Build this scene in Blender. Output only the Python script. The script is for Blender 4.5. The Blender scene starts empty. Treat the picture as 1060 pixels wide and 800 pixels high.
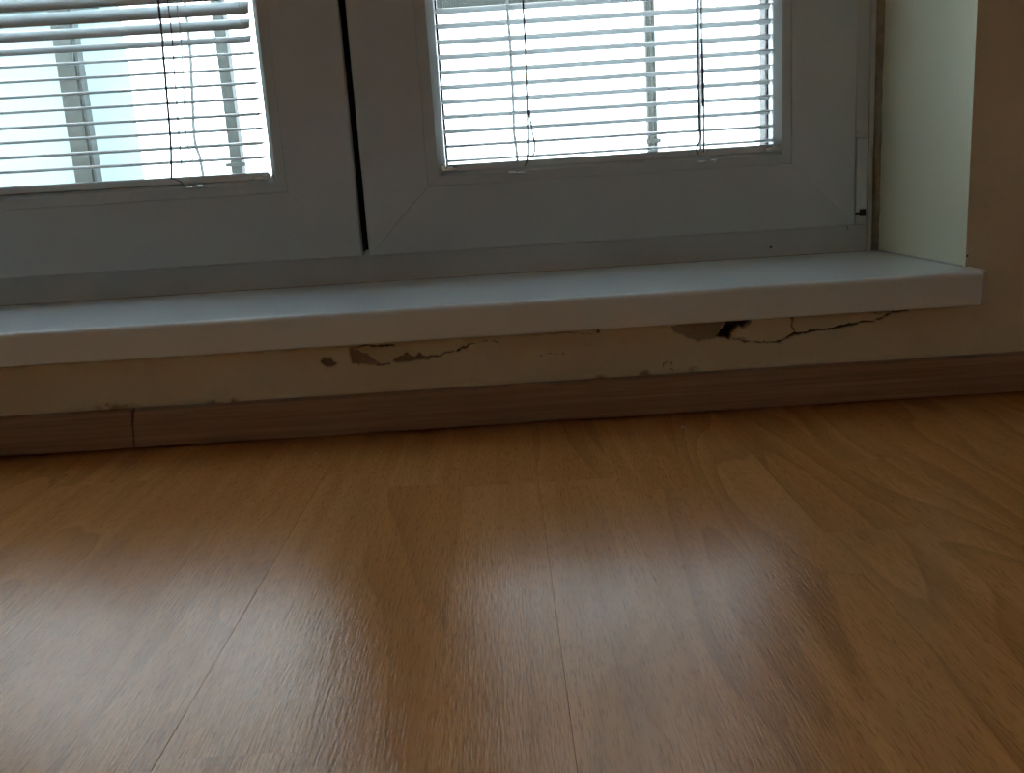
import bpy, bmesh, math, random
import numpy as np
from mathutils import Matrix, Vector

random.seed(4)
S = bpy.context.scene
C = S.collection

# ------------------------------------------------------------------ camera
cam_d = bpy.data.cameras.new('camera')
cam_d.sensor_width = 36.0
cam_d.lens = 954.73 / 1060 * 36.0
cam_d.clip_start = 0.02
cam = bpy.data.objects.new('camera', cam_d)
C.objects.link(cam)
r_ = Vector((0.9979603, -0.01487439, -0.0620806))
u_ = Vector((0.06383261, 0.22026472, 0.97334929))
f_ = Vector((0.00080382, 0.97532672, -0.22076492))
cam.matrix_world = Matrix(((r_.x, u_.x, -f_.x, 0.0), (r_.y, u_.y, -f_.y, -0.9366),
                           (r_.z, u_.z, -f_.z, 0.2509), (0, 0, 0, 1)))
S.camera = cam

# ------------------------------------------------------------------ sky, exposure
w = bpy.data.worlds.new('overcast_sky')
S.world = w
w.use_nodes = True
bg = w.node_tree.nodes['Background']
bg.inputs[0].default_value = (0.90, 0.985, 1.07, 1)
bg.inputs[1].default_value = 8.3
S.view_settings.view_transform = 'Standard'
S.view_settings.look = 'None'
S.view_settings.gamma = 1.0
S.view_settings.exposure = 0.0
S.view_settings.use_curve_mapping = False
S.cycles.max_bounces = 14
S.cycles.diffuse_bounces = 8
S.cycles.transparent_max_bounces = 24
S.cycles.sample_clamp_indirect = 6.0

# ------------------------------------------------------------------ main dimensions (metres; wall face y = 0, floor z = 0)
FRAME_Y = 0.2275          # room face of the fixed window frame
SASH_Y = 0.2096           # room face of the casements
SILL_Z = 0.1327
SILL_NOSE = 0.0341
SILL_Y = -0.036
OPEN_R = 0.4695           # reveals
OPEN_L = -1.1040
HEAD_Z = 2.16
BASE_H = 0.0421
PLANK_W = 0.1911
SEAM = -0.1733


# ------------------------------------------------------------------ material helpers
class NT:
    def __init__(self, name):
        self.m = bpy.data.materials.new(name)
        self.m.use_nodes = True
        self.t = self.m.node_tree
        self.p = self.t.nodes['Principled BSDF']
        self.out = self.t.nodes['Material Output']

    def n(self, typ, **kw):
        nd = self.t.nodes.new(typ)
        for k, v in kw.items():
            if k == 'ins':
                for a, b in v.items():
                    if hasattr(b, 'is_output'):
                        self.t.links.new(b, nd.inputs[a])
                    else:
                        nd.inputs[a].default_value = b
            else:
                setattr(nd, k, v)
        return nd

    def link(self, a, b):
        self.t.links.new(a, b)

    def math(self, op, a, b=None, clamp=False):
        nd = self.n('ShaderNodeMath', operation=op, use_clamp=clamp)
        for i, v in enumerate((a, b)):
            if v is None:
                continue
            if hasattr(v, 'is_output'):
                self.link(v, nd.inputs[i])
            else:
                nd.inputs[i].default_value = v
        return nd.outputs[0]

    def mix(self, fac, a, b, blend='MIX'):
        nd = self.n('ShaderNodeMix', data_type='RGBA', blend_type=blend)
        for i, v in ((0, fac), (6, a), (7, b)):
            if hasattr(v, 'is_output'):
                self.link(v, nd.inputs[i])
            elif i == 0:
                nd.inputs[0].default_value = v
            else:
                nd.inputs[i].default_value = (*v, 1)
        return nd.outputs[2]

    def pos(self, scale, off=None):
        g = self.n('ShaderNodeNewGeometry').outputs['Position']
        if off is not None:
            g = self.n('ShaderNodeVectorMath', operation='ADD', ins={0: g, 1: off}).outputs[0]
        return self.n('ShaderNodeVectorMath', operation='MULTIPLY', ins={0: g, 1: scale}).outputs[0]

    def noise(self, vec, scale=1.0, detail=3.0, rough=0.5, dist=0.0):
        return self.n('ShaderNodeTexNoise', ins={'Vector': vec, 'Scale': scale, 'Detail': detail,
                                                 'Roughness': rough, 'Distortion': dist}).outputs[0]

    def ramp(self, fac, stops):
        nd = self.n('ShaderNodeValToRGB')
        e = nd.color_ramp.elements
        while len(e) < len(stops):
            e.new(0.5)
        for i, (p, c) in enumerate(stops):
            e[i].position = p
            e[i].color = (c, c, c, 1) if not isinstance(c, tuple) else (*c, 1)
        self.link(fac, nd.inputs[0])
        return nd.outputs[0]

    def bump(self, h, strength, dist):
        b = self.n('ShaderNodeBump', ins={'Height': h, 'Strength': strength, 'Distance': dist})
        self.link(b.outputs[0], self.p.inputs['Normal'])

    def base(self, col, rough=0.5, spec=0.5, metal=0.0):
        if hasattr(col, 'is_output'):
            self.link(col, self.p.inputs['Base Color'])
        else:
            self.p.inputs['Base Color'].default_value = (*col, 1)
        self.p.inputs['Roughness'].default_value = rough
        self.p.inputs['Specular IOR Level'].default_value = spec
        self.p.inputs['Metallic'].default_value = metal
        return self.m


def plain(name, col, rough=0.5, spec=0.5, metal=0.0, vary=0.06, scale=40.0, bump=0.0):
    t = NT(name)
    n = t.noise(t.pos((1, 1, 1)), scale, 4)
    c = t.mix(t.ramp(n, [(0.3, 0.0), (0.7, 1.0)]), tuple(x * (1 - vary) for x in col), tuple(min(1, x * (1 + vary)) for x in col))
    t.base(c, rough, spec, metal)
    if bump:
        t.bump(n, bump, 0.001)
    return t.m


M = {}
M['pvc'] = plain('white_pvc', (0.60, 0.622, 0.63), 0.32, 0.5, vary=0.03, scale=9)
M['pvc_frame'] = plain('white_pvc_frame', (0.66, 0.655, 0.65), 0.38, 0.5, vary=0.05, scale=14)
M['sill'] = plain('white_sill_laminate', (0.86, 0.915, 0.97), 0.26, 0.5, vary=0.025, scale=7)
_p = M['sill'].node_tree.nodes['Principled BSDF']
_p.inputs['Coat Weight'].default_value = 0.25
_p.inputs['Coat Roughness'].default_value = 0.05
M['cap'] = plain('white_cap_plastic', (0.70, 0.68, 0.62), 0.4, 0.5)
M['gasket'] = plain('black_rubber', (0.012, 0.013, 0.014), 0.6, 0.3)
M['spacer'] = plain('dark_spacer', (0.007, 0.011, 0.014), 0.45, 0.5, vary=0.5, scale=300)
M['slat'] = plain('blind_slat_enamel', (0.74, 0.79, 0.82), 0.3, 0.5, vary=0.02)
M['cord'] = plain('grey_cord', (0.24, 0.25, 0.25), 0.8, 0.2, vary=0.2, scale=600)
M['clip'] = plain('white_clip_plastic', (0.85, 0.84, 0.80), 0.3, 0.5)
M['ceiling'] = plain('ceiling_paint', (0.84, 0.82, 0.78), 0.9, 0.2, vary=0.03, scale=5)
M['roomwall'] = plain('cream_wall_paint', (0.84, 0.78, 0.68), 0.9, 0.2, vary=0.05, scale=6)
M['under'] = plain('dark_underlay', (0.03, 0.02, 0.012), 0.9, 0.1)
M['screw'] = plain('black_screw_socket', (0.01, 0.01, 0.01), 0.4, 0.5)
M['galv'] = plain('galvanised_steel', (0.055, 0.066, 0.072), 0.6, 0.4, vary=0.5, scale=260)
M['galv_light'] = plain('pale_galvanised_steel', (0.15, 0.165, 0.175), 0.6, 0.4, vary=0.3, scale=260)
M['terrace'] = plain('pale_concrete', (0.5, 0.5, 0.48), 0.9, 0.2, vary=0.1, scale=12)
M['crumb'] = plain('plaster_crumb', (0.75, 0.70, 0.60), 0.9, 0.2)
M['caulk'] = plain('aged_sealant', (0.42, 0.36, 0.27), 0.75, 0.3, vary=0.25, scale=70, bump=0.4)

t = NT('window_glass')          # clear pane: see-through with the surface's own mirror share
tr = t.n('ShaderNodeBsdfTransparent', ins={0: (0.97, 0.99, 0.985, 1)})
gl = t.n('ShaderNodeBsdfGlossy', ins={'Roughness': 0.02, 'Color': (1, 1, 1, 1)})
fr = t.n('ShaderNodeFresnel', ins={'IOR': 1.45})
mx = t.n('ShaderNodeMixShader')
t.link(fr.outputs[0], mx.inputs[0]); t.link(tr.outputs[0], mx.inputs[1]); t.link(gl.outputs[0], mx.inputs[2])
t.link(mx.outputs[0], t.out.inputs[0])
M['glass'] = t.m

t = NT('frosted_acrylic')       # pale privacy sheet outside
tl = t.n('ShaderNodeBsdfTranslucent', ins={0: (0.52, 0.62, 0.64, 1)})
df = t.n('ShaderNodeBsdfDiffuse', ins={0: (0.52, 0.62, 0.64, 1)})
m1 = t.n('ShaderNodeMixShader', ins={0: 0.45, 1: tl.outputs[0], 2: df.outputs[0]})
t.link(m1.outputs[0], t.out.inputs[0])
M['frost'] = t.m

M['milky'] = plain('bright_metal_fitting', (0.95, 0.95, 0.94), 0.2, 0.5, 0.85)

t = NT('pale_ladder_cord')      # thin woven string, lets some light through
tl = t.n('ShaderNodeBsdfTranslucent', ins={0: (0.80, 0.82, 0.82, 1)})
t.base((0.6, 0.6, 0.6), 0.8, 0.2)
m1 = t.n('ShaderNodeMixShader', ins={0: 0.75, 1: t.p.outputs[0], 2: tl.outputs[0]})
t.link(m1.outputs[0], t.out.inputs[0])
M['tape'] = t.m


def wall_material(name, attr):
    t = NT(name)
    n1 = t.noise(t.pos((1, 1, 1)), 9, 5, 0.55)
    n2 = t.noise(t.pos((1, 1, 1)), 70, 4, 0.6)
    n3 = t.noise(t.pos((1, 1, 1)), 420, 3, 0.6)
    c = t.mix(t.ramp(n1, [(0.35, 0.0), (0.68, 1.0)]), (0.76, 0.66, 0.475), (0.82, 0.735, 0.56))
    c = t.mix(t.ramp(n2, [(0.56, 0.0), (0.75, 0.3)]), c, (0.62, 0.52, 0.34))
    if attr:
        a = t.n('ShaderNodeAttribute', attribute_name='expose')
        sep = t.n('ShaderNodeSeparateColor')
        t.link(a.outputs[0], sep.inputs[0])
        mortar = t.mix(t.ramp(n3, [(0.35, 0.0), (0.65, 1.0)]), (0.33, 0.235, 0.17), (0.43, 0.32, 0.24))
        c = t.mix(sep.outputs[0], c, mortar)
        c = t.mix(sep.outputs[1], c, (0.035, 0.03, 0.022))
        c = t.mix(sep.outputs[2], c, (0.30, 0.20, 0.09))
    t.base(c, 0.85, 0.25)
    t.bump(t.math('ADD', t.math('MULTIPLY', n2, 0.7), t.math('MULTIPLY', n3, 0.3)), 0.25, 0.002)
    return t.m


M['wall'] = wall_material('painted_plaster', False)
M['reveal'] = plain('pale_reveal', (0.93, 0.94, 0.75), 0.85, 0.25, vary=0.03, scale=6, bump=0.15)  # lighter, greener tone than the wall, used on the reveal faces
M['plaster'] = wall_material('damaged_plaster', True)
M['flake'] = wall_material('plaster_flake', False)


def floor_material():
    t = NT('beech_laminate')
    a = t.n('ShaderNodeAttribute', attribute_name='block')
    sep = t.n('ShaderNodeSeparateColor')
    t.link(a.outputs[0], sep.inputs[0])
    tone, rnd, style = sep.outputs[0], sep.outputs[1], sep.outputs[2]
    offs = t.n('ShaderNodeCombineXYZ', ins={0: t.math('MULTIPLY', rnd, 7.3), 1: t.math('MULTIPLY', rnd, 31.7), 2: t.math('MULTIPLY', rnd, 3.1)})
    off = offs.outputs[0]
    # broad streaks along the board
    streak = t.noise(t.pos((70, 2.6, 1), off), 1.0, 4, 0.6, 0.3)
    # plain-sawn figure: contour lines of a stretched noise
    fig = t.noise(t.pos((11, 1.5, 1), off), 1.0, 1.0, 0.4, 0.35)
    saw = t.math('FRACT', t.math('MULTIPLY', fig, 9.0))
    line = t.ramp(saw, [(0.0, 0.0), (0.72, 0.55), (0.93, 1.0), (1.0, 0.0)])
    figmask = t.math('MULTIPLY', line, style)
    # pores: short dashes
    pore = t.noise(t.pos((1150, 80, 1), off), 1.0, 2, 0.6)
    pores = t.ramp(pore, [(0.53, 0.0), (0.64, 1.0)])
    c = t.mix(tone, (0.68, 0.285, 0.082), (0.82, 0.395, 0.135))
    c = t.mix(t.ramp(streak, [(0.38, 0.0), (0.66, 0.5)]), c, (0.53, 0.225, 0.062))
    c = t.mix(t.math('MULTIPLY', figmask, 0.55), c, (0.40, 0.17, 0.055))
    c = t.mix(t.math('MULTIPLY', pores, 0.4), c, (0.25, 0.105, 0.04))
    t.base(c, 0.2, 0.34)
    rr = t.math('ADD', t.math('MULTIPLY', t.noise(t.pos((30, 30, 30)), 1.0, 3), 0.06), 0.165)
    t.link(rr, t.p.inputs['Roughness'])
    relief = t.noise(t.pos((800, 60, 1), off), 1.0, 2, 0.5)
    t.bump(relief, 0.26, 0.0008)
    return t.m


M['floor'] = floor_material()

t = NT('brown_skirting_laminate')
n1 = t.noise(t.pos((2.2, 60, 150)), 1.0, 4, 0.6, 0.4)
n2 = t.noise(t.pos((9, 200, 620)), 1.0, 3, 0.6)
c = t.mix(t.ramp(n1, [(0.33, 0.0), (0.68, 1.0)]), (0.28, 0.155, 0.098), (0.47, 0.29, 0.19))
c = t.mix(t.ramp(n2, [(0.5, 0.0), (0.7, 0.5)]), c, (0.17, 0.095, 0.06))
t.base(c, 0.38, 0.5)
t.bump(n2, 0.15, 0.0006)
M['skirting'] = t.m


# ------------------------------------------------------------------ object helpers
def obj(name, me, mat, parent=None):
    o = bpy.data.objects.new(name, me)
    C.objects.link(o)
    if mat is not None and not me.materials:
        me.materials.append(M[mat])
    if parent is not None:
        o.parent = parent
        o.matrix_parent_inverse = Matrix.Identity(4)
    return o


def mesh(name, verts, faces, smooth=False):
    me = bpy.data.meshes.new(name)
    me.from_pydata(verts, [], faces)
    bm = bmesh.new(); bm.from_mesh(me)
    bmesh.ops.recalc_face_normals(bm, faces=bm.faces)
    bm.to_mesh(me); bm.free()
    if smooth:
        me.shade_smooth()
    return me


def bm_mesh(name, bm, smooth=False):
    me = bpy.data.meshes.new(name)
    bmesh.ops.recalc_face_normals(bm, faces=bm.faces)
    bm.to_mesh(me); bm.free()
    if smooth:
        me.shade_smooth()
    return me


def add_box(bm, x0, x1, y0, y1, z0, z1, bev=0.0, seg=2):
    r = bmesh.ops.create_cube(bm, size=1.0)
    vs = r['verts']
    for v in vs:
        v.co = Vector(((x0 + x1) / 2 + v.co.x * (x1 - x0), (y0 + y1) / 2 + v.co.y * (y1 - y0), (z0 + z1) / 2 + v.co.z * (z1 - z0)))
    if bev:
        es = list({e for v in vs for e in v.link_edges})
        bmesh.ops.bevel(bm, geom=es, offset=bev, segments=seg, profile=0.5, affect='EDGES')


def box(name, mat, parent, x0, x1, y0, y1, z0, z1, bev=0.0, seg=2):
    bm = bmesh.new()
    add_box(bm, x0, x1, y0, y1, z0, z1, bev, seg)
    return obj(name, bm_mesh(name, bm), mat, parent)


def empty(name, loc, label, cat, kind=None, group=None):
    o = bpy.data.objects.new(name, None)
    C.objects.link(o)
    o.location = loc
    o.empty_display_size = 0.05
    tag(o, label, cat, kind, group)
    return o


def tag(o, label, cat, kind=None, group=None):
    o['label'] = label
    o['category'] = cat
    if kind:
        o['kind'] = kind
    if group:
        o['group'] = group
    return o


def local(parent, o):
    """geometry was written in world metres: cancel the parent's own offset"""
    o.location = -Vector(parent.location)
    return o


def tube(name, mat, parent, pts, rad, seg=6):
    bm = bmesh.new()
    rings = []
    P = [Vector(p) for p in pts]
    for i, p in enumerate(P):
        d = (P[min(i + 1, len(P) - 1)] - P[max(i - 1, 0)]).normalized()
        a = d.cross(Vector((0, 1, 0)))
        if a.length < 1e-4:
            a = d.cross(Vector((1, 0, 0)))
        a.normalize()
        b = d.cross(a)
        rings.append([bm.verts.new(p + a * rad * math.cos(2 * math.pi * k / seg) + b * rad * math.sin(2 * math.pi * k / seg)) for k in range(seg)])
    for i in range(len(rings) - 1):
        for k in range(seg):
            bm.faces.new((rings[i][k], rings[i][(k + 1) % seg], rings[i + 1][(k + 1) % seg], rings[i + 1][k]))
    bm.faces.new(rings[0]); bm.faces.new(rings[-1])
    return obj(name, bm_mesh(name, bm, True), mat, parent)


def spline(pts, n=8):
    """Catmull-Rom through the points"""
    P = [Vector(p) for p in pts]
    P = [2 * P[0] - P[1]] + P + [2 * P[-1] - P[-2]]
    out = []
    for i in range(1, len(P) - 2):
        for k in range(n):
            s = k / n
            a, b, c, d = P[i - 1:i + 3]
            out.append(0.5 * ((2 * b) + (c - a) * s + (2 * a - 5 * b + 4 * c - d) * s * s + (3 * b - a - 3 * c + d) * s ** 3))
    out.append(P[-2])
    return out


def extrude_profile(name, prof, axis_pts, smooth=False):
    """prof: (y, z) outline; axis_pts: list of x"""
    verts, faces = [], []
    n = len(prof)
    for x in axis_pts:
        verts += [(x, y, z) for y, z in prof]
    for i in range(len(axis_pts) - 1):
        for k in range(n):
            faces.append((i * n + k, i * n + (k + 1) % n, (i + 1) * n + (k + 1) % n, (i + 1) * n + k))
    faces.append(tuple(range(n)))
    faces.append(tuple(range((len(axis_pts) - 1) * n, len(axis_pts) * n)))
    return mesh(name, verts, faces, smooth)


def rounded(points, radii, seg=5):
    """2D polygon with rounded corners"""
    out = []
    n = len(points)
    for i, (p, r) in enumerate(zip(points, radii)):
        p = Vector(p)
        if r <= 0:
            out.append(tuple(p)); continue
        a = (Vector(points[i - 1]) - p).normalized()
        b = (Vector(points[(i + 1) % n]) - p).normalized()
        s, e = p + a * r, p + b * r
        for k in range(seg + 1):
            u = k / seg
            q = s * (1 - u) ** 2 + p * 2 * u * (1 - u) + e * u * u
            out.append(tuple(q))
    return out


# ------------------------------------------------------------------ floor: underlay and separate laminate boards
RX0, RX1, RY0, RZ1 = -2.2, 1.55, -3.0, 2.5
floor = box('floor', 'under', None, RX0, RX1, RY0, 0.0, -0.05, -0.008)
tag(floor, 'three-strip beech laminate floor boards running towards the window wall', 'floor', 'structure')


def plank(k, y0, y1, blocks):
    x0 = SEAM + k * PLANK_W
    g, b, th = 0.00006, 0.00012, 0.008
    xa, xb = max(x0 + g, RX0), min(x0 + PLANK_W - g, RX1)
    if xb - xa < 0.01:
        return
    ya, yb = y0 + g, y1 - g
    bm = bmesh.new()
    lay = bm.loops.layers.float_color.new('block')
    def quad(co, attr):
        f = bm.faces.new([bm.verts.new(c) for c in co])
        for l in f.loops:
            l[lay] = attr
        return f
    sw = PLANK_W / 3
    for s in range(3):
        sa = max(xa + b, x0 + s * sw) if s else xa + b
        sb = min(xb - b, x0 + (s + 1) * sw) if s < 2 else xb - b
        if sb - sa < 1e-4:
            continue
        cuts = [c for c in blocks[s] if ya + b < c < yb - b]
        ed = [ya + b] + sorted(cuts) + [yb - b]
        for j in range(len(ed) - 1):
            at = (random.uniform(0.28, 0.74), random.random(), random.choice((0.5, 0.9, 1.0)) if k >= 1 else random.choice((0.12, 0.3, 0.8)), 1)
            quad([(sa, ed[j], 0), (sb, ed[j], 0), (sb, ed[j + 1], 0), (sa, ed[j + 1], 0)], at)
    side = (0.2, 0.5, 0, 1)
    quad([(xa + b, ya + b, 0), (xa + b, yb - b, 0), (xa, yb, -b), (xa, ya, -b)], side)
    quad([(xb - b, ya + b, 0), (xb, ya, -b), (xb, yb, -b), (xb - b, yb - b, 0)], side)
    quad([(xa + b, ya + b, 0), (xa, ya, -b), (xb, ya, -b), (xb - b, ya + b, 0)], side)
    quad([(xa + b, yb - b, 0), (xb - b, yb - b, 0), (xb, yb, -b), (xa, yb, -b)], side)
    quad([(xa, ya, -b), (xa, yb, -b), (xa, yb, -th), (xa, ya, -th)], side)
    quad([(xb, ya, -b), (xb, ya, -th), (xb, yb, -th), (xb, yb, -b)], side)
    quad([(xa, ya, -b), (xa, ya, -th), (xb, ya, -th), (xb, ya, -b)], side)
    quad([(xa, yb, -b), (xb, yb, -b), (xb, yb, -th), (xa, yb, -th)], side)
    quad([(xa, ya, -th), (xa, yb, -th), (xb, yb, -th), (xb, ya, -th)], side)
    me = bpy.data.meshes.new('floor_board')
    bm.to_mesh(me); bm.free()
    return obj('floor_board', me, 'floor', floor)


known = {(0, 1): [-0.186, -0.62], (0, 2): [-0.198, -0.70], (2, 0): [-0.345, -0.79], (1, 2): [-0.41, -0.85], (-1, 2): [-0.33, -0.74]}
for k in range(-12, 11):
    # board ends are staggered from row to row; the rows in view all reach past the camera
    first = -(1.0 + 0.28 * ((k * 3) % 4) / 4)
    ends = [0.0, first, first - 1.285, RY0]
    bl = []
    for s in range(3):
        if (k, s) in known:
            cs = list(known[(k, s)])
        else:
            cs = [-random.uniform(0.08, 0.5)]
        while cs[-1] > RY0:
            cs.append(cs[-1] - random.uniform(0.36, 0.5))
        bl.append(cs)
    for a, b_ in zip(ends[:-1], ends[1:]):
        plank(k, b_, a, bl)

# ------------------------------------------------------------------ walls and ceiling
bm = bmesh.new()
add_box(bm, OPEN_R, RX1, 0.0, 0.45, -0.05, RZ1)                # right of the window, with its reveal
add_box(bm, RX0, OPEN_L, 0.0, 0.45, -0.05, RZ1)                # left of the window
add_box(bm, OPEN_L, OPEN_R, 0.014, 0.45, -0.05, SILL_Z - SILL_NOSE)   # below the sill, behind the plaster coat
add_box(bm, OPEN_L, OPEN_R, 0.0, 0.45, HEAD_Z, RZ1)            # lintel
bm.normal_update()
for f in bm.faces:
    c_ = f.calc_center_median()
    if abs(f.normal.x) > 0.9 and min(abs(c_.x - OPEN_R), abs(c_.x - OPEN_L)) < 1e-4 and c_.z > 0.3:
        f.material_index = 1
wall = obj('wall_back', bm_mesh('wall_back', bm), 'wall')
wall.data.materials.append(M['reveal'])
tag(wall, 'cream plastered window wall with peeling cracked plaster under the sill', 'wall', 'structure')
for nm, a, lab in (('wall_left', (RX0 - 0.12, RX0, RY0 - 0.12, 0.45, -0.05, RZ1), 'plain cream side wall at the left of the room'),
                   ('wall_right', (RX1, RX1 + 0.12, RY0 - 0.12, 0.45, -0.05, RZ1), 'plain cream side wall at the right of the room'),
                   ('wall_front', (RX0, RX1, RY0 - 0.12, RY0, -0.05, RZ1), 'plain cream wall behind the camera')):
    tag(box(nm, 'roomwall', None, *a), lab, 'wall', 'structure')
tag(box('ceiling', 'ceiling', None, RX0 - 0.12, RX1 + 0.12, RY0 - 0.12, 0.45, RZ1, RZ1 + 0.12), 'plain pale ceiling above the room', 'ceiling', 'structure')

# --- plaster coat under the sill: real relief (chips, hole, cracks, smears)
PA = [(-0.1957, 0.0788), (-0.1925, 0.0826), (-0.1845, 0.0827), (-0.1823, 0.0774), (-0.1775, 0.0748), (-0.1811, 0.0727), (-0.1885, 0.072), (-0.1922, 0.0746)]
PB = [(-0.1628, 0.0916), (-0.1601, 0.0897), (-0.1504, 0.0856), (-0.1418, 0.0811), (-0.1389, 0.0763), (-0.1335, 0.073), (-0.1291, 0.0716), (-0.1349, 0.0702), (-0.1528, 0.0726), (-0.1635, 0.0733), (-0.1636, 0.0831)]
PC = [(-0.1209, 0.0729), (-0.1163, 0.0776), (-0.1113, 0.079), (-0.106, 0.0831), (-0.1015, 0.0784), (-0.0968, 0.0771), (-0.0926, 0.0823), (-0.0889, 0.0776), (-0.0747, 0.0766), (-0.0799, 0.074), (-0.0996, 0.0728), (-0.1169, 0.0709)]
PD = [(0.1677, 0.0927), (0.1706, 0.0864), (0.1863, 0.0791), (0.1973, 0.0751), (0.2096, 0.0773), (0.2158, 0.0816), (0.2183, 0.0864), (0.2269, 0.099), (0.2001, 0.099)]
PE = [(0.2269, 0.099), (0.2504, 0.099), (0.2504, 0.0938), (0.2477, 0.0888), (0.2415, 0.0851), (0.2379, 0.0876), (0.2342, 0.0853), (0.2317, 0.0818), (0.2298, 0.0738), (0.2267, 0.0737), (0.2231, 0.0761), (0.2102, 0.077), (0.2158, 0.0803), (0.2207, 0.0856)]
PF = [(0.2304, 0.0769), (0.2365, 0.0755), (0.2427, 0.0749), (0.2445, 0.072), (0.2365, 0.0725)]
PSPOT = [(0.0897, 0.096), (0.0946, 0.096), (0.0945, 0.0888), (0.0901, 0.0888)]
CRACKS = [  # points, half width, depth
    ([(-0.1623, 0.0908), (-0.1509, 0.0914), (-0.1375, 0.0905), (-0.1262, 0.0904), (-0.1183, 0.091)], 0.0011, 0.004),
    ([(-0.0798, 0.075), (-0.0673, 0.0781), (-0.0573, 0.081)], 0.0008, 0.003),
    ([(-0.0528, 0.0812), (-0.0461, 0.0835), (-0.0398, 0.0858)], 0.0012, 0.004),
    ([(-0.0398, 0.0858), (-0.0298, 0.0886), (-0.0176, 0.0883), (-0.0104, 0.0864)], 0.0006, 0.002),
    ([(-0.1370, 0.0716), (-0.1240, 0.0712)], 0.0010, 0.004),
    ([(0.2322, 0.0737), (0.2427, 0.0714), (0.2639, 0.0692), (0.2811, 0.0684)], 0.0006, 0.003),
    ([(0.2790, 0.0690), (0.285, 0.0719), (0.2903, 0.0740), (0.3009, 0.0757)], 0.0019, 0.007),
    ([(0.3009, 0.0759), (0.3114, 0.0768), (0.322, 0.0778), (0.334, 0.0780)], 0.0010, 0.004),
    ([(0.334, 0.0780), (0.3378, 0.0781), (0.3483, 0.0801), (0.3615, 0.0832)], 0.0015, 0.006),
    ([(0.3615, 0.0832), (0.3773, 0.0835), (0.3877, 0.0868), (0.3955, 0.0916), (0.4033, 0.0927), (0.4125, 0.0932)], 0.0011, 0.005),
    ([(0.2902, 0.0936), (0.2936, 0.0924), (0.2924, 0.085), (0.2948, 0.0795), (0.2958, 0.0754)], 0.0007, 0.003),
    ([(0.2805, 0.0960), (0.2805, 0.0906)], 0.0008, 0.003),
    ([(0.3744, 0.0938), (0.3823, 0.0915), (0.3915, 0.0918)], 0.0007, 0.002),
    ([(0.1675, 0.0559), (0.1679, 0.0503)], 0.0006, 0.0015), ([(0.1633, 0.0551), (0.1596, 0.0529), (0.1585, 0.0489)], 0.0005, 0.001),
    ([(0.1663, 0.0464), (0.1683, 0.0452)], 0.0006, 0.001), ([(0.0323, 0.0697), (0.0447, 0.0714), (0.0569, 0.0693)], 0.0004, 0.0006),
    ([(0.0238, 0.0916), (0.0665, 0.0913), (0.0872, 0.0895)], 0.0005, 0.001), ([(0.0855, 0.0794), (0.083, 0.0771)], 0.0006, 0.001),
]
X0, X1, Z0, Z1, RES = -0.62, OPEN_R, 0.0, SILL_Z - SILL_NOSE, 0.0009
nx, nz = int((X1 - X0) / RES), int((Z1 - Z0) / RES)
gx, gz = np.meshgrid(np.linspace(X0, X1, nx + 1), np.linspace(Z0, Z1, nz + 1))
rng = np.random.default_rng(7)


def smooth_noise(cell):
    n0, n1 = int((X1 - X0) / cell) + 3, int((Z1 - Z0) / cell) + 3
    g = rng.standard_normal((n1, n0))
    fx, fz = (gx - X0) / cell, (gz - Z0) / cell
    ix, iz = fx.astype(int), fz.astype(int)
    tx, tz = fx - ix, fz - iz
    tx, tz = tx * tx * (3 - 2 * tx), tz * tz * (3 - 2 * tz)
    return (g[iz, ix] * (1 - tx) + g[iz, ix + 1] * tx) * (1 - tz) + (g[iz + 1, ix] * (1 - tx) + g[iz + 1, ix + 1] * tx) * tz


N1, N2, N3, N4 = smooth_noise(0.06), smooth_noise(0.012), smooth_noise(0.004), smooth_noise(0.0018)
wx, wz = gx + 0.0006 * N3 + 0.0003 * N4, gz + 0.0006 * smooth_noise(0.004) + 0.0003 * smooth_noise(0.0018)


def seg_dist(pts, closed):
    d = np.full(gx.shape, 9.0)
    P = pts + [pts[0]] if closed else pts
    for (ax, az), (bx, bz) in zip(P[:-1], P[1:]):
        vx, vz = bx - ax, bz - az
        s = np.clip(((wx - ax) * vx + (wz - az) * vz) / (vx * vx + vz * vz + 1e-12), 0, 1)
        d = np.minimum(d, np.hypot(wx - ax - s * vx, wz - az - s * vz))
    return d


def poly_sd(pts):
    d = seg_dist(pts, True)
    ins = np.zeros(gx.shape, bool)
    for (ax, az), (bx, bz) in zip(pts, pts[1:] + pts[:1]):
        if az == bz:
            continue
        ins ^= ((az > wz) != (bz > wz)) & (wx < (bx - ax) * (wz - az) / (bz - az) + ax)
    return np.where(ins, -d, d)


depth = np.zeros(gx.shape)
expose = np.zeros(gx.shape); dark = np.zeros(gx.shape); brown_tint = np.zeros(gx.shape)
for pts, dp, ex, dk in ((PA, 0.0016, 1, 0.35), (PB, 0.0022, 1, 0.1), (PC, 0.0018, 1, 0.25), (PD, 0.0024, 0.75, 0.1), (PF, 0.0012, 0.5, 0), (PSPOT, 0.004, 1, 0.6)):
    m = np.clip(-poly_sd(pts) / 0.0009, 0, 1)
    depth = np.maximum(depth, m * (dp + 0.00025 * N3 + 0.0002 * N4))
    expose = np.maximum(expose, m * ex); dark = np.maximum(dark, m * dk)
sd = poly_sd(PE)
m = np.clip(-sd / 0.0010, 0, 1)
depth = np.maximum(depth, m * (0.0105 + 0.001 * N3)); expose = np.maximum(expose, m); dark = np.maximum(dark, m * 0.85)
edgeD = np.clip(1 - np.abs(poly_sd(PD)) / 0.0010, 0, 1) * (gz < 0.0905)
depth = np.maximum(depth, edgeD * 0.004); dark = np.maximum(dark, edgeD * 0.7)
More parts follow.
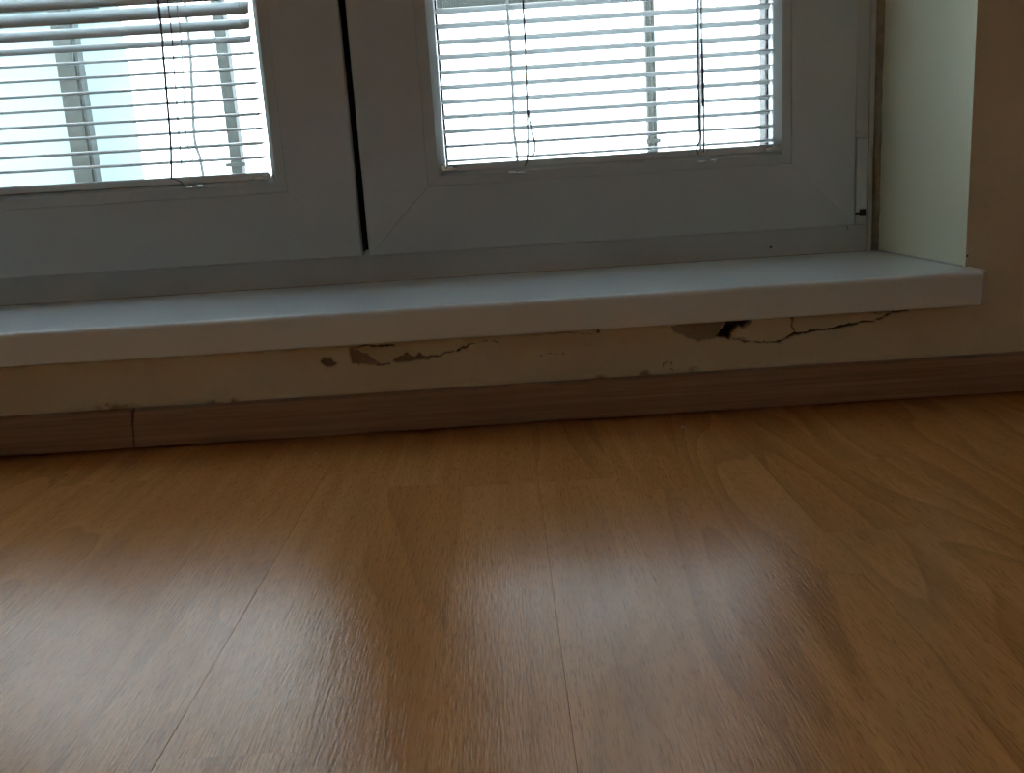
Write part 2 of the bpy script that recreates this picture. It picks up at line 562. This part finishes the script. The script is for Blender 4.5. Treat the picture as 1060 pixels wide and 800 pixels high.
for pts, hw, dp in CRACKS:
    d = seg_dist(pts, False)
    m = np.clip(1.3 * (1 - d / (hw * (1.0 + 0.25 * N2))), 0, 1)
    depth = np.maximum(depth, m * dp)
    dark = np.maximum(dark, m * min(1.0, dp / 0.004)); expose = np.maximum(expose, m)
# the coat bulges a little above the long cracks, sags unevenly elsewhere, and is smeared along the skirting
taper = np.clip((X1 - gx) / 0.05, 0, 1)
relief = (0.0006 * N1 + 0.00022 * N2 + 0.00006 * N3) * taper
bul = np.exp(-((gx - 0.32) / 0.07) ** 2) * np.clip((gz - 0.075) / 0.02, 0, 1) + 0.7 * np.exp(-((gx + 0.10) / 0.05) ** 2) * np.clip((gz - 0.075) / 0.02, 0, 1)
relief = relief - 0.0016 * bul
lip = np.clip(1 - np.abs(gz - BASE_H - 0.001) / (0.0035 + 0.0012 * N2), 0, 1) * np.clip(0.35 + 0.6 * smooth_noise(0.03), 0, 1)
for cx, cz, rx, rz, h in ((-0.413, 0.0455, 0.020, 0.0035, 0.002), (-0.304, 0.0430, 0.012, 0.0028, 0.003), (-0.290, 0.0432, 0.006, 0.0028, 0.002), (0.139, 0.0445, 0.006, 0.003, 0.0022), (0.19, 0.0445, 0.005, 0.003, 0.002), (0.095, 0.0440, 0.006, 0.002, 0.002)):
    q = np.exp(-(((gx - cx) / rx) ** 2 + ((gz - cz) / rz) ** 2) ** 2)
    relief -= h * q
    brown_tint = np.maximum(brown_tint, 0.8 * q * np.clip(0.6 + 0.5 * N3, 0, 1))
relief -= 0.0022 * lip
brown_tint = np.maximum(brown_tint, 0.55 * np.clip((gz - 0.0885) / 0.006, 0, 1) * np.clip(0.6 + 0.5 * N2, 0, 1))  # browner towards the top edge of the strip, unevenly
yy = 0.0 + relief + depth
verts = np.stack([gx, yy, gz], -1).reshape(-1, 3)
W = nx + 1
i0 = (np.arange(nz)[:, None] * W + np.arange(nx)[None, :]).ravel()
faces = np.stack([i0, i0 + 1, i0 + W + 1, i0 + W], -1)
me = bpy.data.meshes.new('plaster_coat')
me.vertices.add(len(verts)); me.vertices.foreach_set('co', verts.astype(np.float32).ravel())
me.loops.add(faces.size); me.loops.foreach_set('vertex_index', faces.astype(np.int32).ravel())
me.polygons.add(len(faces)); me.polygons.foreach_set('loop_start', np.arange(0, faces.size, 4, dtype=np.int32))
me.update(calc_edges=True)
at = me.color_attributes.new('expose', 'FLOAT_COLOR', 'POINT')
cols = np.stack([expose, dark, brown_tint, np.ones_like(dark)], -1).astype(np.float32)
at.data.foreach_set('color', cols.ravel())
me.shade_smooth()
coat = obj('plaster_coat', me, 'plaster', wall)
coat['label'] = 'cream plaster strip with chipped patches, a dark hole and a long crack'
# thin closing strip where the coat carries on to the left, out of frame
box('plaster_coat', 'wall', wall, OPEN_L, X0, 0.0, 0.014, 0.0, Z1)


def flake(pts, y_in, y_out, tilt):
    pts2 = [(x, z) for x, z in pts]
    cx = sum(p[0] for p in pts2) / len(pts2)
    ztop = max(p[1] for p in pts2)
    verts, n = [], len(pts2)
    for yv in (y_out, y_in):
        for x, z in pts2:
            verts.append((x, yv - tilt * (ztop - z), z))
    f = [tuple(range(n)), tuple(range(2 * n - 1, n - 1, -1))] + [(i, (i + 1) % n, n + (i + 1) % n, n + i) for i in range(n)]
    return obj('plaster_flake', mesh('plaster_flake', verts, f), 'flake', wall)


flake([(-0.1493, 0.0890), (-0.138, 0.0885), (-0.1265, 0.0890), (-0.1152, 0.0889), (-0.1053, 0.0844), (-0.1115, 0.0797), (-0.1167, 0.0783), (-0.1223, 0.0727), (-0.1279, 0.0724), (-0.1329, 0.0739), (-0.1377, 0.0768), (-0.1406, 0.0816)], 0.0015, -0.0016, 0.04)
flake([(0.2525, 0.0980), (0.2790, 0.0980), (0.2893, 0.0980), (0.2910, 0.0765), (0.2813, 0.0706), (0.2721, 0.0702), (0.2451, 0.0721), (0.2433, 0.0756), (0.2330, 0.0776), (0.2345, 0.0817), (0.236, 0.0846), (0.2415, 0.0843), (0.2489, 0.0883)], 0.0015, -0.0014, 0.05)
bm = bmesh.new()
bmesh.ops.create_icosphere(bm, subdivisions=2, radius=0.0013)
nh = obj('nail_hole', bm_mesh('nail_hole', bm, True), 'screw', wall)
nh.location = (0.4712, 0.0006, 0.1443); nh['label'] = 'tiny dark nail hole'

# ------------------------------------------------------------------ skirting boards
sk = empty('baseboard_back', (0, 0, 0), 'brown wood-grain skirting board along the foot of the window wall', 'baseboard', 'structure')
prof = rounded([(-0.0008, 0.0026), (-0.0150, 0.0026), (-0.0150, 0.012), (-0.0135, 0.030), (-0.0125, BASE_H), (-0.0008, BASE_H)], [0, 0.0012, 0.003, 0.004, 0.003, 0])
BJ = -0.3905


def skirt(x0, x1, tilt0=0.0, tilt1=0.0):
    me = extrude_profile('skirting_board', prof, list(np.linspace(x0, x1, 12)))
    n = len(prof)
    for i, v in enumerate(me.vertices):
        ring = i // n
        k = (tilt0 if ring == 0 else tilt1 if ring == 11 else 0.0)
        v.co.x += k * (v.co.z / BASE_H - 0.5) + (0.0006 * math.sin(v.co.z * 160) if ring in (0, 11) and k else 0)
    return obj('skirting_board', me, 'skirting', sk)


skirt(RX0, BJ - 0.0026, 0, 0.004)
skirt(BJ, RX1, 0.0055, 0)

# ------------------------------------------------------------------ window sill board
sill = empty('window_sill', (-0.17, 0.0, SILL_Z - SILL_NOSE), 'white laminate window sill board with rounded nose across the window recess', 'window sill')
zb = SILL_Z - SILL_NOSE
sp = rounded([(FRAME_Y, zb + 0.0005), (FRAME_Y, SILL_Z), (SILL_Y, SILL_Z), (SILL_Y, zb), (SILL_Y + 0.018, zb), (SILL_Y + 0.018, zb + 0.0005)], [0, 0, 0.0065, 0.003, 0, 0], 10)
o = local(sill, obj('board', extrude_profile('board', sp, [OPEN_L, OPEN_R]), 'sill', sill))
o.data.shade_smooth()
o.data.set_sharp_from_angle(angle=math.radians(40))
cp = rounded([(-0.0004, zb + 0.0002), (-0.0004, SILL_Z + 0.0006), (SILL_Y - 0.0008, SILL_Z + 0.0006), (SILL_Y - 0.0008, zb - 0.0006), (-0.0004, zb - 0.0006)], [0, 0, 0.005, 0.004, 0], 7)
for xa, xb in ((OPEN_R, OPEN_R + 0.0052), (OPEN_L - 0.0052, OPEN_L)):
    o = local(sill, obj('end_cap', extrude_profile('end_cap', cp, [xa, xb]), 'cap', sill))
    bv = o.modifiers.new('soft', 'BEVEL'); bv.width = 0.0012; bv.segments = 3; bv.limit_method = 'ANGLE'
    o['label'] = 'off-white plastic end cap'

# ------------------------------------------------------------------ fixed window frame (trim) and sealant
trim = empty('trim_1', (-0.17, FRAME_Y, SILL_Z), 'fixed white plastic window frame behind the two casements', 'window frame', 'structure')


def tbox(name, mat, x0, x1, y0, y1, z0, z1, bev=0.0):
    return local(trim, box(name, mat, trim, x0, x1, y0, y1, z0, z1, bev))


FD = 0.07
tbox('sill_rail', 'pvc_frame', OPEN_L, OPEN_R, FRAME_Y, FRAME_Y + FD, SILL_Z, 0.1735, 0.0008)
tbox('head_rail', 'pvc_frame', OPEN_L, OPEN_R, FRAME_Y, FRAME_Y + FD, 2.115, HEAD_Z, 0.0008)
tbox('jamb', 'pvc_frame', OPEN_R - 0.042, OPEN_R, FRAME_Y, FRAME_Y + FD, 0.1737, 2.1148, 0.0008)
tbox('jamb', 'pvc_frame', OPEN_L, OPEN_L + 0.042, FRAME_Y, FRAME_Y + FD, 0.1737, 2.1148, 0.0008)
tbox('mullion', 'gasket', -0.181, -0.156, FRAME_Y + 0.004, FRAME_Y + FD, 0.1737, 2.1148, 0.0)
# stepped lip of the jamb and old sealant in the corner
tbox('jamb_lip', 'pvc_frame', OPEN_R - 0.0135, OPEN_R - 0.0075, FRAME_Y - 0.004, FRAME_Y - 0.0001, SILL_Z + 0.0004, HEAD_Z, 0.001)
rs = random.Random(3)
for xs, sgn in ((OPEN_R, -1), (OPEN_L, 1)):
    bm = bmesh.new()
    rows = []
    for i in range(120):
        z = SILL_Z + 0.0003 + i * (HEAD_Z - SILL_Z - 0.001) / 119
        a = 0.0062 + 0.0012 * rs.random(); b = 0.0065 + 0.003 * rs.random()
        rows.append([bm.verts.new((xs + sgn * 0.0001, FRAME_Y - b, z)), bm.verts.new((xs + sgn * a * 0.62, FRAME_Y - b * 0.42, z)), bm.verts.new((xs + sgn * a, FRAME_Y - 0.0001, z)), bm.verts.new((xs + sgn * 0.0001, FRAME_Y - 0.0001, z))])
    for a, b in zip(rows[:-1], rows[1:]):
        for k in range(4):
            bm.faces.new((a[k], a[(k + 1) % 4], b[(k + 1) % 4], b[k]))
    bm.faces.new(rows[0]); bm.faces.new(rows[-1])
    o = local(trim, obj('sealant', bm_mesh('sealant', bm, True), 'caulk', trim))
    o['label'] = 'old brownish sealant'
tbox('sealant', 'caulk', OPEN_L, OPEN_R, FRAME_Y - 0.0012, FRAME_Y - 0.0001, SILL_Z + 0.0001, SILL_Z + 0.0012)
tbox('sealant', 'cap', OPEN_R - 0.0016, OPEN_R - 0.0001, 0.004, FRAME_Y - 0.012, SILL_Z + 0.0001, SILL_Z + 0.0022, 0.0006)
bm = bmesh.new()
bmesh.ops.create_cone(bm, cap_ends=True, segments=14, radius1=0.0014, radius2=0.0014, depth=0.001)
o = obj('drill_hole', bm_mesh('drill_hole', bm), 'screw', trim)
o.rotation_euler = (math.pi / 2, 0, 0); o.location = Vector((0.3365, FRAME_Y - 0.0002, 0.1452)) - trim.location


# ------------------------------------------------------------------ casements
def mitred(root, name, mat, rect, prof, y0, gap=0.00018, widths=None):
    """four mitred rails round a rectangle; prof = (inward u, depth v) outline. widths: scale of u per side (bottom, right, top, left)"""
    x0, x1, z0, z1 = rect
    widths = widths or (1, 1, 1, 1)
    wb, wr, wt, wl = widths
    sides = (('bottom', (x0, z0), (1, 0), (0, 1), x1 - x0, wb, wl, wr), ('right', (x1, z0), (0, 1), (-1, 0), z1 - z0, wr, wb, wt),
             ('top', (x1, z1), (-1, 0), (0, -1), x1 - x0, wt, wr, wl), ('left', (x0, z1), (0, -1), (1, 0), z1 - z0, wl, wt, wb))
    res = {}
    for nm, p, d, nrm, L, ww, wa, wz_ in sides:
        vs, n = [], len(prof)
        for end in (0, 1):
            for u, v in prof:
                s = (u * wa + gap) if end == 0 else L - (u * wz_ + gap)
                uu = u * ww
                vs.append((p[0] + d[0] * s + nrm[0] * uu, y0 + v, p[1] + d[1] * s + nrm[1] * uu))
        fs = [(k, (k + 1) % n, n + (k + 1) % n, n + k) for k in range(n)] + [tuple(range(n)), tuple(range(n, 2 * n))]
        part = name if isinstance(name, str) else name[0] if nm in ('bottom', 'top') else name[1]
        o = local(root, obj(part, mesh(part, vs, fs), mat, root))
        o.data.shade_smooth(); o.data.set_sharp_from_angle(angle=math.radians(35))
        res[nm] = o
    return res


def casement(name, label, rect, W, beads):
    x0, x1, z0, z1 = rect
    root = empty(name, ((x0 + x1) / 2, SASH_Y, z0), label, 'window', 'structure')
    pr = rounded([(0, 0), (W, 0), (W, 0.078), (0, 0.078)], [0.0028, 0.0008, 0, 0], 5)
    mitred(root, ('rail', 'stile'), 'pvc', rect, pr, SASH_Y)
    inner = (x0 + W, x1 - W, z0 + W, z1 - W)
    bw = 0.0125
    # bead widths differ a little from side to side, as fitted
    bp = rounded([(0, 0.0008), (bw, 0.0006), (bw + 0.0080, 0.016), (bw + 0.0080, 0.041), (0, 0.041)], [0.0012, 0.0010, 0.002, 0, 0], 4)
    mitred(root, 'glazing_bead', 'pvc', inner, bp, SASH_Y, 0.0001, beads)
    # sealed unit: two panes and the dark spacer between them
    tb = bw + 0.0080
    gi = (inner[0] + tb * beads[3], inner[1] - tb * beads[1], inner[2] + tb * beads[0], inner[3] - tb * beads[2])
    po = local(root, box('pane', 'glass', root, inner[0], inner[1], SASH_Y + 0.0415, SASH_Y + 0.0445, inner[2], inner[3]))
    local(root, box('pane', 'glass', root, inner[0], inner[1], SASH_Y + 0.0715, SASH_Y + 0.0745, inner[2], inner[3]))
    mitred(root, 'gasket', 'gasket', inner, [(0.0185, 0.0365), (0.0222, 0.0365), (0.0222, 0.0412), (0.0185, 0.0412)], SASH_Y, 0.0001, beads)
    sp_ = [(0, 0.0447), (0.0215, 0.0447), (0.0215, 0.0713), (0, 0.0713)]
    mitred(root, 'spacer_bar', 'spacer', inner, sp_, SASH_Y, 0.0001, beads)
    return root, gi


TOPZ = 2.122
L_RECT = (-1.0700, -0.1727, 0.1675, TOPZ)
R_RECT = (-0.1645, 0.4355, 0.1668, TOPZ)
win1, gi1 = casement('window_1', 'left white plastic casement with half-twisted blind slats in front of its pane', L_RECT, 0.0826, (1.0, 1.0, 1.0, 1.0))
win2, gi2 = casement('window_2', 'right white plastic casement hinged beside the plastered reveal', R_RECT, 0.0790, (0.98, 0.88, 1.0, 1.10))
# black seal in the joint between the casements
o = local(win1, box('gasket', 'gasket', win1, -0.1724, -0.1712, SASH_Y + 0.010, SASH_Y + 0.060, 0.172, 2.11))
# hinge cover on the right casement's lower corner
hc = local(win2, box('hinge_cover', 'pvc', win2, 0.4363, 0.4505, SASH_Y + 0.001, FRAME_Y - 0.0002, 0.1668, 0.2707, 0.0016, 3))
hc['label'] = 'white plastic hinge cover'
for (xa, xb, za, zb_) in ((0.4412, 0.4490, 0.1775, 0.1862), (0.4364, 0.4415, 0.1800, 0.1826)):
    bm = bmesh.new()
    add_box(bm, xa, xb, SASH_Y + 0.0002, SASH_Y + 0.004, za, zb_, 0.0007)
    o = obj('screw_slot', bm_mesh('screw_slot', bm), 'screw', hc)
bm = bmesh.new()
add_box(bm, 0.4432, 0.4468, SASH_Y - 0.0001, SASH_Y + 0.003, 0.1803, 0.1832, 0.0006)
obj('screw_head', bm_mesh('screw_head', bm), 'spacer', hc)
local(win2, box('hinge_plate', 'pvc_frame', win2, 0.4318, 0.4495, FRAME_Y - 0.0050, FRAME_Y - 0.0002, 0.1610, 0.1662, 0.001))
local(win2, box('hinge_arm', 'pvc_frame', win2, 0.4366, 0.4420, SASH_Y + 0.006, FRAME_Y - 0.0002, 0.2712, 0.2790, 0.001))


# ------------------------------------------------------------------ venetian blinds
def slat_mesh(name, length, width=0.0225, crown=0.0030, th=0.0004, n=8):
    vs, fs = [], []
    prof = []
    for k in range(n + 1):
        u = -1 + 2 * k / n
        prof.append((u * width / 2, crown * (1 - u * u) - crown * 0.5))
    loop = prof + [(y, z - th) for y, z in reversed(prof)]
    m = len(loop)
    # rounded ends: short inset ring at both tips
    xs = [(-length / 2, 0.78), (-length / 2 + 0.004, 1.0), (length / 2 - 0.004, 1.0), (length / 2, 0.78)]
    for x, s in xs:
        vs += [(x, y * s, z) for y, z in loop]
    for i in range(3):
        for k in range(m):
            fs.append((i * m + k, i * m + (k + 1) % m, (i + 1) * m + (k + 1) % m, (i + 1) * m + k))
    fs += [tuple(range(m)), tuple(range(3 * m, 4 * m))]
    me = mesh(name, vs, fs, True)
    me.set_sharp_from_angle(angle=math.radians(50))
    me.materials.append(M['slat'])
    return me


BLY = SASH_Y + 0.0175


def blind(label, xa, xb, z_first, pitch, z_bottom, tilt_of, skew, ladders, cords, guides, clips, corner):
    L = xb - xa
    root = empty('venetian_blind', ((xa + xb) / 2, BLY, z_bottom), label, 'blind', None, 'venetian blinds on the casements')
    root.rotation_euler = (0, skew, 0)
    me = slat_mesh('slat', L)
    zc = z_first
    i = 0
    while zc < 2.0:
        s = bpy.data.objects.new('slat', me)
        C.objects.link(s)
        s.parent = root
        s.location = (random.uniform(-0.0006, 0.0006), 0, zc - z_bottom)
        s.rotation_euler = (math.radians(tilt_of(i) + random.uniform(-0.5, 0.5)), math.radians(random.uniform(-0.08, 0.08)), 0)
        zc += pitch * random.uniform(0.985, 1.015)
        i += 1
    # bottom rail and head rail
    br = rounded([(-0.0105, 0.0), (-0.0095, 0.0090), (0.0095, 0.0090), (0.0105, 0.0)], [0.002, 0.0042, 0.0042, 0.002], 4)
    obj('bottom_rail', extrude_profile('bottom_rail', br, [-L / 2, L / 2]), 'slat', root).location = (0, 0, -0.0045)
    box('head_rail', 'slat', root, -L / 2, L / 2, -0.012, 0.012, 2.01 - z_bottom, 2.035 - z_bottom, 0.001)
    cx = (xa + xb) / 2
    for lad in ladders:       # two woven strings with the lift tape between: front and back of the slats
        for yo in (-0.0132, 0.0132):
            pts = [(x - cx, yo, z - z_bottom) for x, z in lad]
            tube('ladder_string', 'tape', root, spline(pts, 6), 0.0007, 5)
        pts = [(x - cx + 0.0016, 0.0140, z - z_bottom) for x, z in lad]
        tube('ladder_tape', 'tape', root, spline(pts, 6), 0.0016, 5)
    for pts, rad in cords:
        tube('lift_cord', 'cord', root, spline([(x - cx, y, z - z_bottom) for x, y, z in pts], 6), rad, 6)
    for x in guides:
        tube('guide_wire', 'clip', root, [(x - cx, -0.002, -0.004), (x - cx, -0.002, 2.01 - z_bottom)], 0.00035, 5)
    for x, z in clips:        # small oval cord cleats on the bead
        bm = bmesh.new()
        bmesh.ops.create_uvsphere(bm, u_segments=14, v_segments=8, radius=1.0)
        o = obj('cord_clip', bm_mesh('cord_clip', bm, True), 'milky', root)
        o.scale = (0.0055, 0.0042, 0.0020)
        o.location = (x - cx, SASH_Y - 0.0045 - BLY, z - z_bottom)
    for x, z, s in corner:    # white guide brackets in the lower glass corners
        bm = bmesh.new()
        add_box(bm, -0.009, 0.009, -0.006, 0.004, -0.0016, 0.0016, 0.0005)
        add_box(bm, s * 0.0060, s * 0.0090, -0.006, 0.004, 0.0016, 0.0050, 0.0005)
        add_box(bm, -0.003, 0.003, -0.0066, -0.0050, -0.0004, 0.0030, 0.0004)
        o = obj('guide_bracket', bm_mesh('guide_bracket', bm), 'milky', root)
        o.location = (x - cx, SASH_Y + 0.0010 - BLY, z + 0.0034 - z_bottom)
    return root


TL = {0: 6, 8: 27, 9: 40}
b1 = blind('left venetian blind, its upper slats twisted and the lower ones edge-on',
           -0.9650, -0.2815, 0.2957, 0.01728, 0.2733,
           lambda i: TL.get(i, 7 if i < 8 else 50), 0.005,
           [[(-0.3655, 0.278), (-0.3665, 0.300), (-0.3700, 0.322), (-0.3665, 0.369), (-0.3625, 0.416), (-0.3610, 0.466), (-0.3600, 0.7), (-0.36, 2.01)],
            [(-0.8850, 0.278), (-0.8850, 0.5), (-0.885, 2.01)]],
           [([(-0.3940, -0.0150, 0.2760), (-0.3915, -0.0150, 0.2950), (-0.3885, -0.0150, 0.326), (-0.3840, -0.0150, 0.414), (-0.3815, -0.0150, 0.478), (-0.380, -0.0150, 0.8), (-0.380, -0.0150, 2.01)], 0.0014),
            ([(-0.3800, -0.0148, 0.2790), (-0.3815, -0.0148, 0.2880), (-0.3790, -0.0148, 0.2960), (-0.3780, -0.0148, 0.326), (-0.3725, -0.0148, 0.414), (-0.3705, -0.0148, 0.478), (-0.370, -0.0148, 0.8), (-0.370, -0.0148, 2.01)], 0.0007),
            ([(-0.3940, -0.0150, 0.2760), (-0.3880, -0.0200, 0.2750), (-0.3810, -0.0215, 0.2715), (-0.3765, -0.0212, 0.2645)], 0.0008)],
           [-0.2920], [(-0.3712, 0.2641), (-0.3594, 0.2646)], [(-0.2840, 0.2675, 1)])
b2 = blind('right venetian blind with level open slats and two hanging cords',
           -0.0620, 0.3375, 0.2755, 0.01735, 0.2660,
           lambda i: -1.0 if i < 2 else -5.0 if i < 14 else min(8.0, -5.0 + 4.0 * (i - 13)), 0.0,
           [[(0.0245, 0.266), (0.0238, 0.290), (0.0225, 0.305), (0.0235, 0.340), (0.0240, 0.411), (0.0232, 0.454), (0.023, 0.7), (0.023, 2.01)],
            [(0.2520, 0.266), (0.2525, 0.33), (0.2520, 0.44), (0.252, 0.7), (0.252, 2.01)]],
           [([(0.0335, -0.0150, 0.2625), (0.0375, -0.0150, 0.2700), (0.0395, -0.0150, 0.2880), (0.0414, -0.0150, 0.333), (0.0424, -0.0150, 0.399), (0.0422, -0.0150, 0.453), (0.042, -0.0150, 0.8), (0.042, -0.0150, 2.01)], 0.0011),
            ([(0.0390, -0.0152, 0.2735), (0.0445, -0.0152, 0.2760), (0.0470, -0.0152, 0.2860), (0.0445, -0.0152, 0.305), (0.0424, -0.0152, 0.328)], 0.0009),
            ([(0.2440, -0.0150, 0.2640), (0.2425, -0.0150, 0.2715), (0.2475, -0.0150, 0.2830), (0.2464, -0.0150, 0.2979), (0.2460, -0.0150, 0.3316), (0.2455, -0.0150, 0.44), (0.2455, -0.0150, 2.01)], 0.0011),
            ([(0.2505, -0.0152, 0.2660), (0.2512, -0.0152, 0.3), (0.2518, -0.0152, 0.34), (0.2505, -0.0152, 0.39), (0.2500, -0.0152, 0.45), (0.25, -0.0152, 2.01)], 0.0008)],
           [-0.0520], [(0.0174, 0.2562), (0.0291, 0.2552), (0.2464, 0.2546), (0.2605, 0.2548)], [(-0.0575, 0.2610, -1), (0.3335, 0.2612, 1)])

# ------------------------------------------------------------------ outside: terrace and railing
ter = box('terrace_slab', 'terrace', None, -9, 9, 0.452, 26, -0.25, -0.04)
tag(ter, 'pale concrete terrace outside the window', 'terrace', 'structure')
rl = empty('balcony_railing', (0, 1.2, -0.04), 'grey steel railing posts seen outside through the blinds', 'railing')


def rbox(name, mat, *a, bev=0.001, parent=None):
    o = box(name, mat, parent or rl, *a, bev)
    if parent is None:
        local(rl, o)
    return o


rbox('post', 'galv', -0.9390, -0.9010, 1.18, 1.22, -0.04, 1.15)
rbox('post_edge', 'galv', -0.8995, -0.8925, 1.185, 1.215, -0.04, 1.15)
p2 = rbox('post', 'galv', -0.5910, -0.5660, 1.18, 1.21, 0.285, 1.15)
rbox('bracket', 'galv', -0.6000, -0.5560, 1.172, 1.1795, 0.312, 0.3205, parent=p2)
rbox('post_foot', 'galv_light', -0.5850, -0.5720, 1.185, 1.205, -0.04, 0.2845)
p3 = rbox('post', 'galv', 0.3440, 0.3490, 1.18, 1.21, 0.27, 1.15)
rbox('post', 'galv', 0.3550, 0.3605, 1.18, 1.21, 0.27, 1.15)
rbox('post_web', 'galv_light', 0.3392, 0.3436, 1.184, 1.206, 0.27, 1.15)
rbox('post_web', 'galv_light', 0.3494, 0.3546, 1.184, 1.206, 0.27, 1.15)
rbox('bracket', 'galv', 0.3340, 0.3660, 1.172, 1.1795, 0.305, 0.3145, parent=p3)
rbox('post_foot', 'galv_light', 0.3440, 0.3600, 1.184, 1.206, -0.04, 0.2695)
rbox('top_rail', 'galv', -0.20, 0.95, 1.222, 1.26, 0.6180, 0.6600)
rbox('top_rail', 'galv', -1.65, -0.86, 1.222, 1.26, 0.672, 0.720)
rbox('top_rail', 'galv', -1.65, 0.95, 1.17, 1.23, 1.1505, 1.19)
pn = rbox('privacy_panel', 'frost', -0.985, -0.8165, 1.262, 1.266, 0.0, 0.675, bev=0.0)
rbox('privacy_panel', 'frost', -1.65, -0.987, 1.268, 1.272, 0.0, 0.675, bev=0.0)
pn['label'] = 'pale bluish frosted sheet'

# ------------------------------------------------------------------ crumbs on the floor
for x, y, sx, lab in ((0.1662, -0.0619, 0.0022, 'tiny pale plaster crumb on the floor below the dark plaster hole'),
                      (-0.1944, -0.0710, 0.0014, 'tiny pale plaster crumb on the floor below the small brown chip')):
    bm = bmesh.new()
    bmesh.ops.create_icosphere(bm, subdivisions=2, radius=1.0)
    for v in bm.verts:
        v.co *= 0.8 + 0.4 * random.random()
    o = obj('plaster_crumb', bm_mesh('plaster_crumb', bm), 'crumb')
    o.scale = (sx, sx * 0.7, sx * 0.5); o.location = (x, y, sx * 0.42)
    tag(o, lab, 'plaster crumb', None, 'plaster crumbs on the floor')
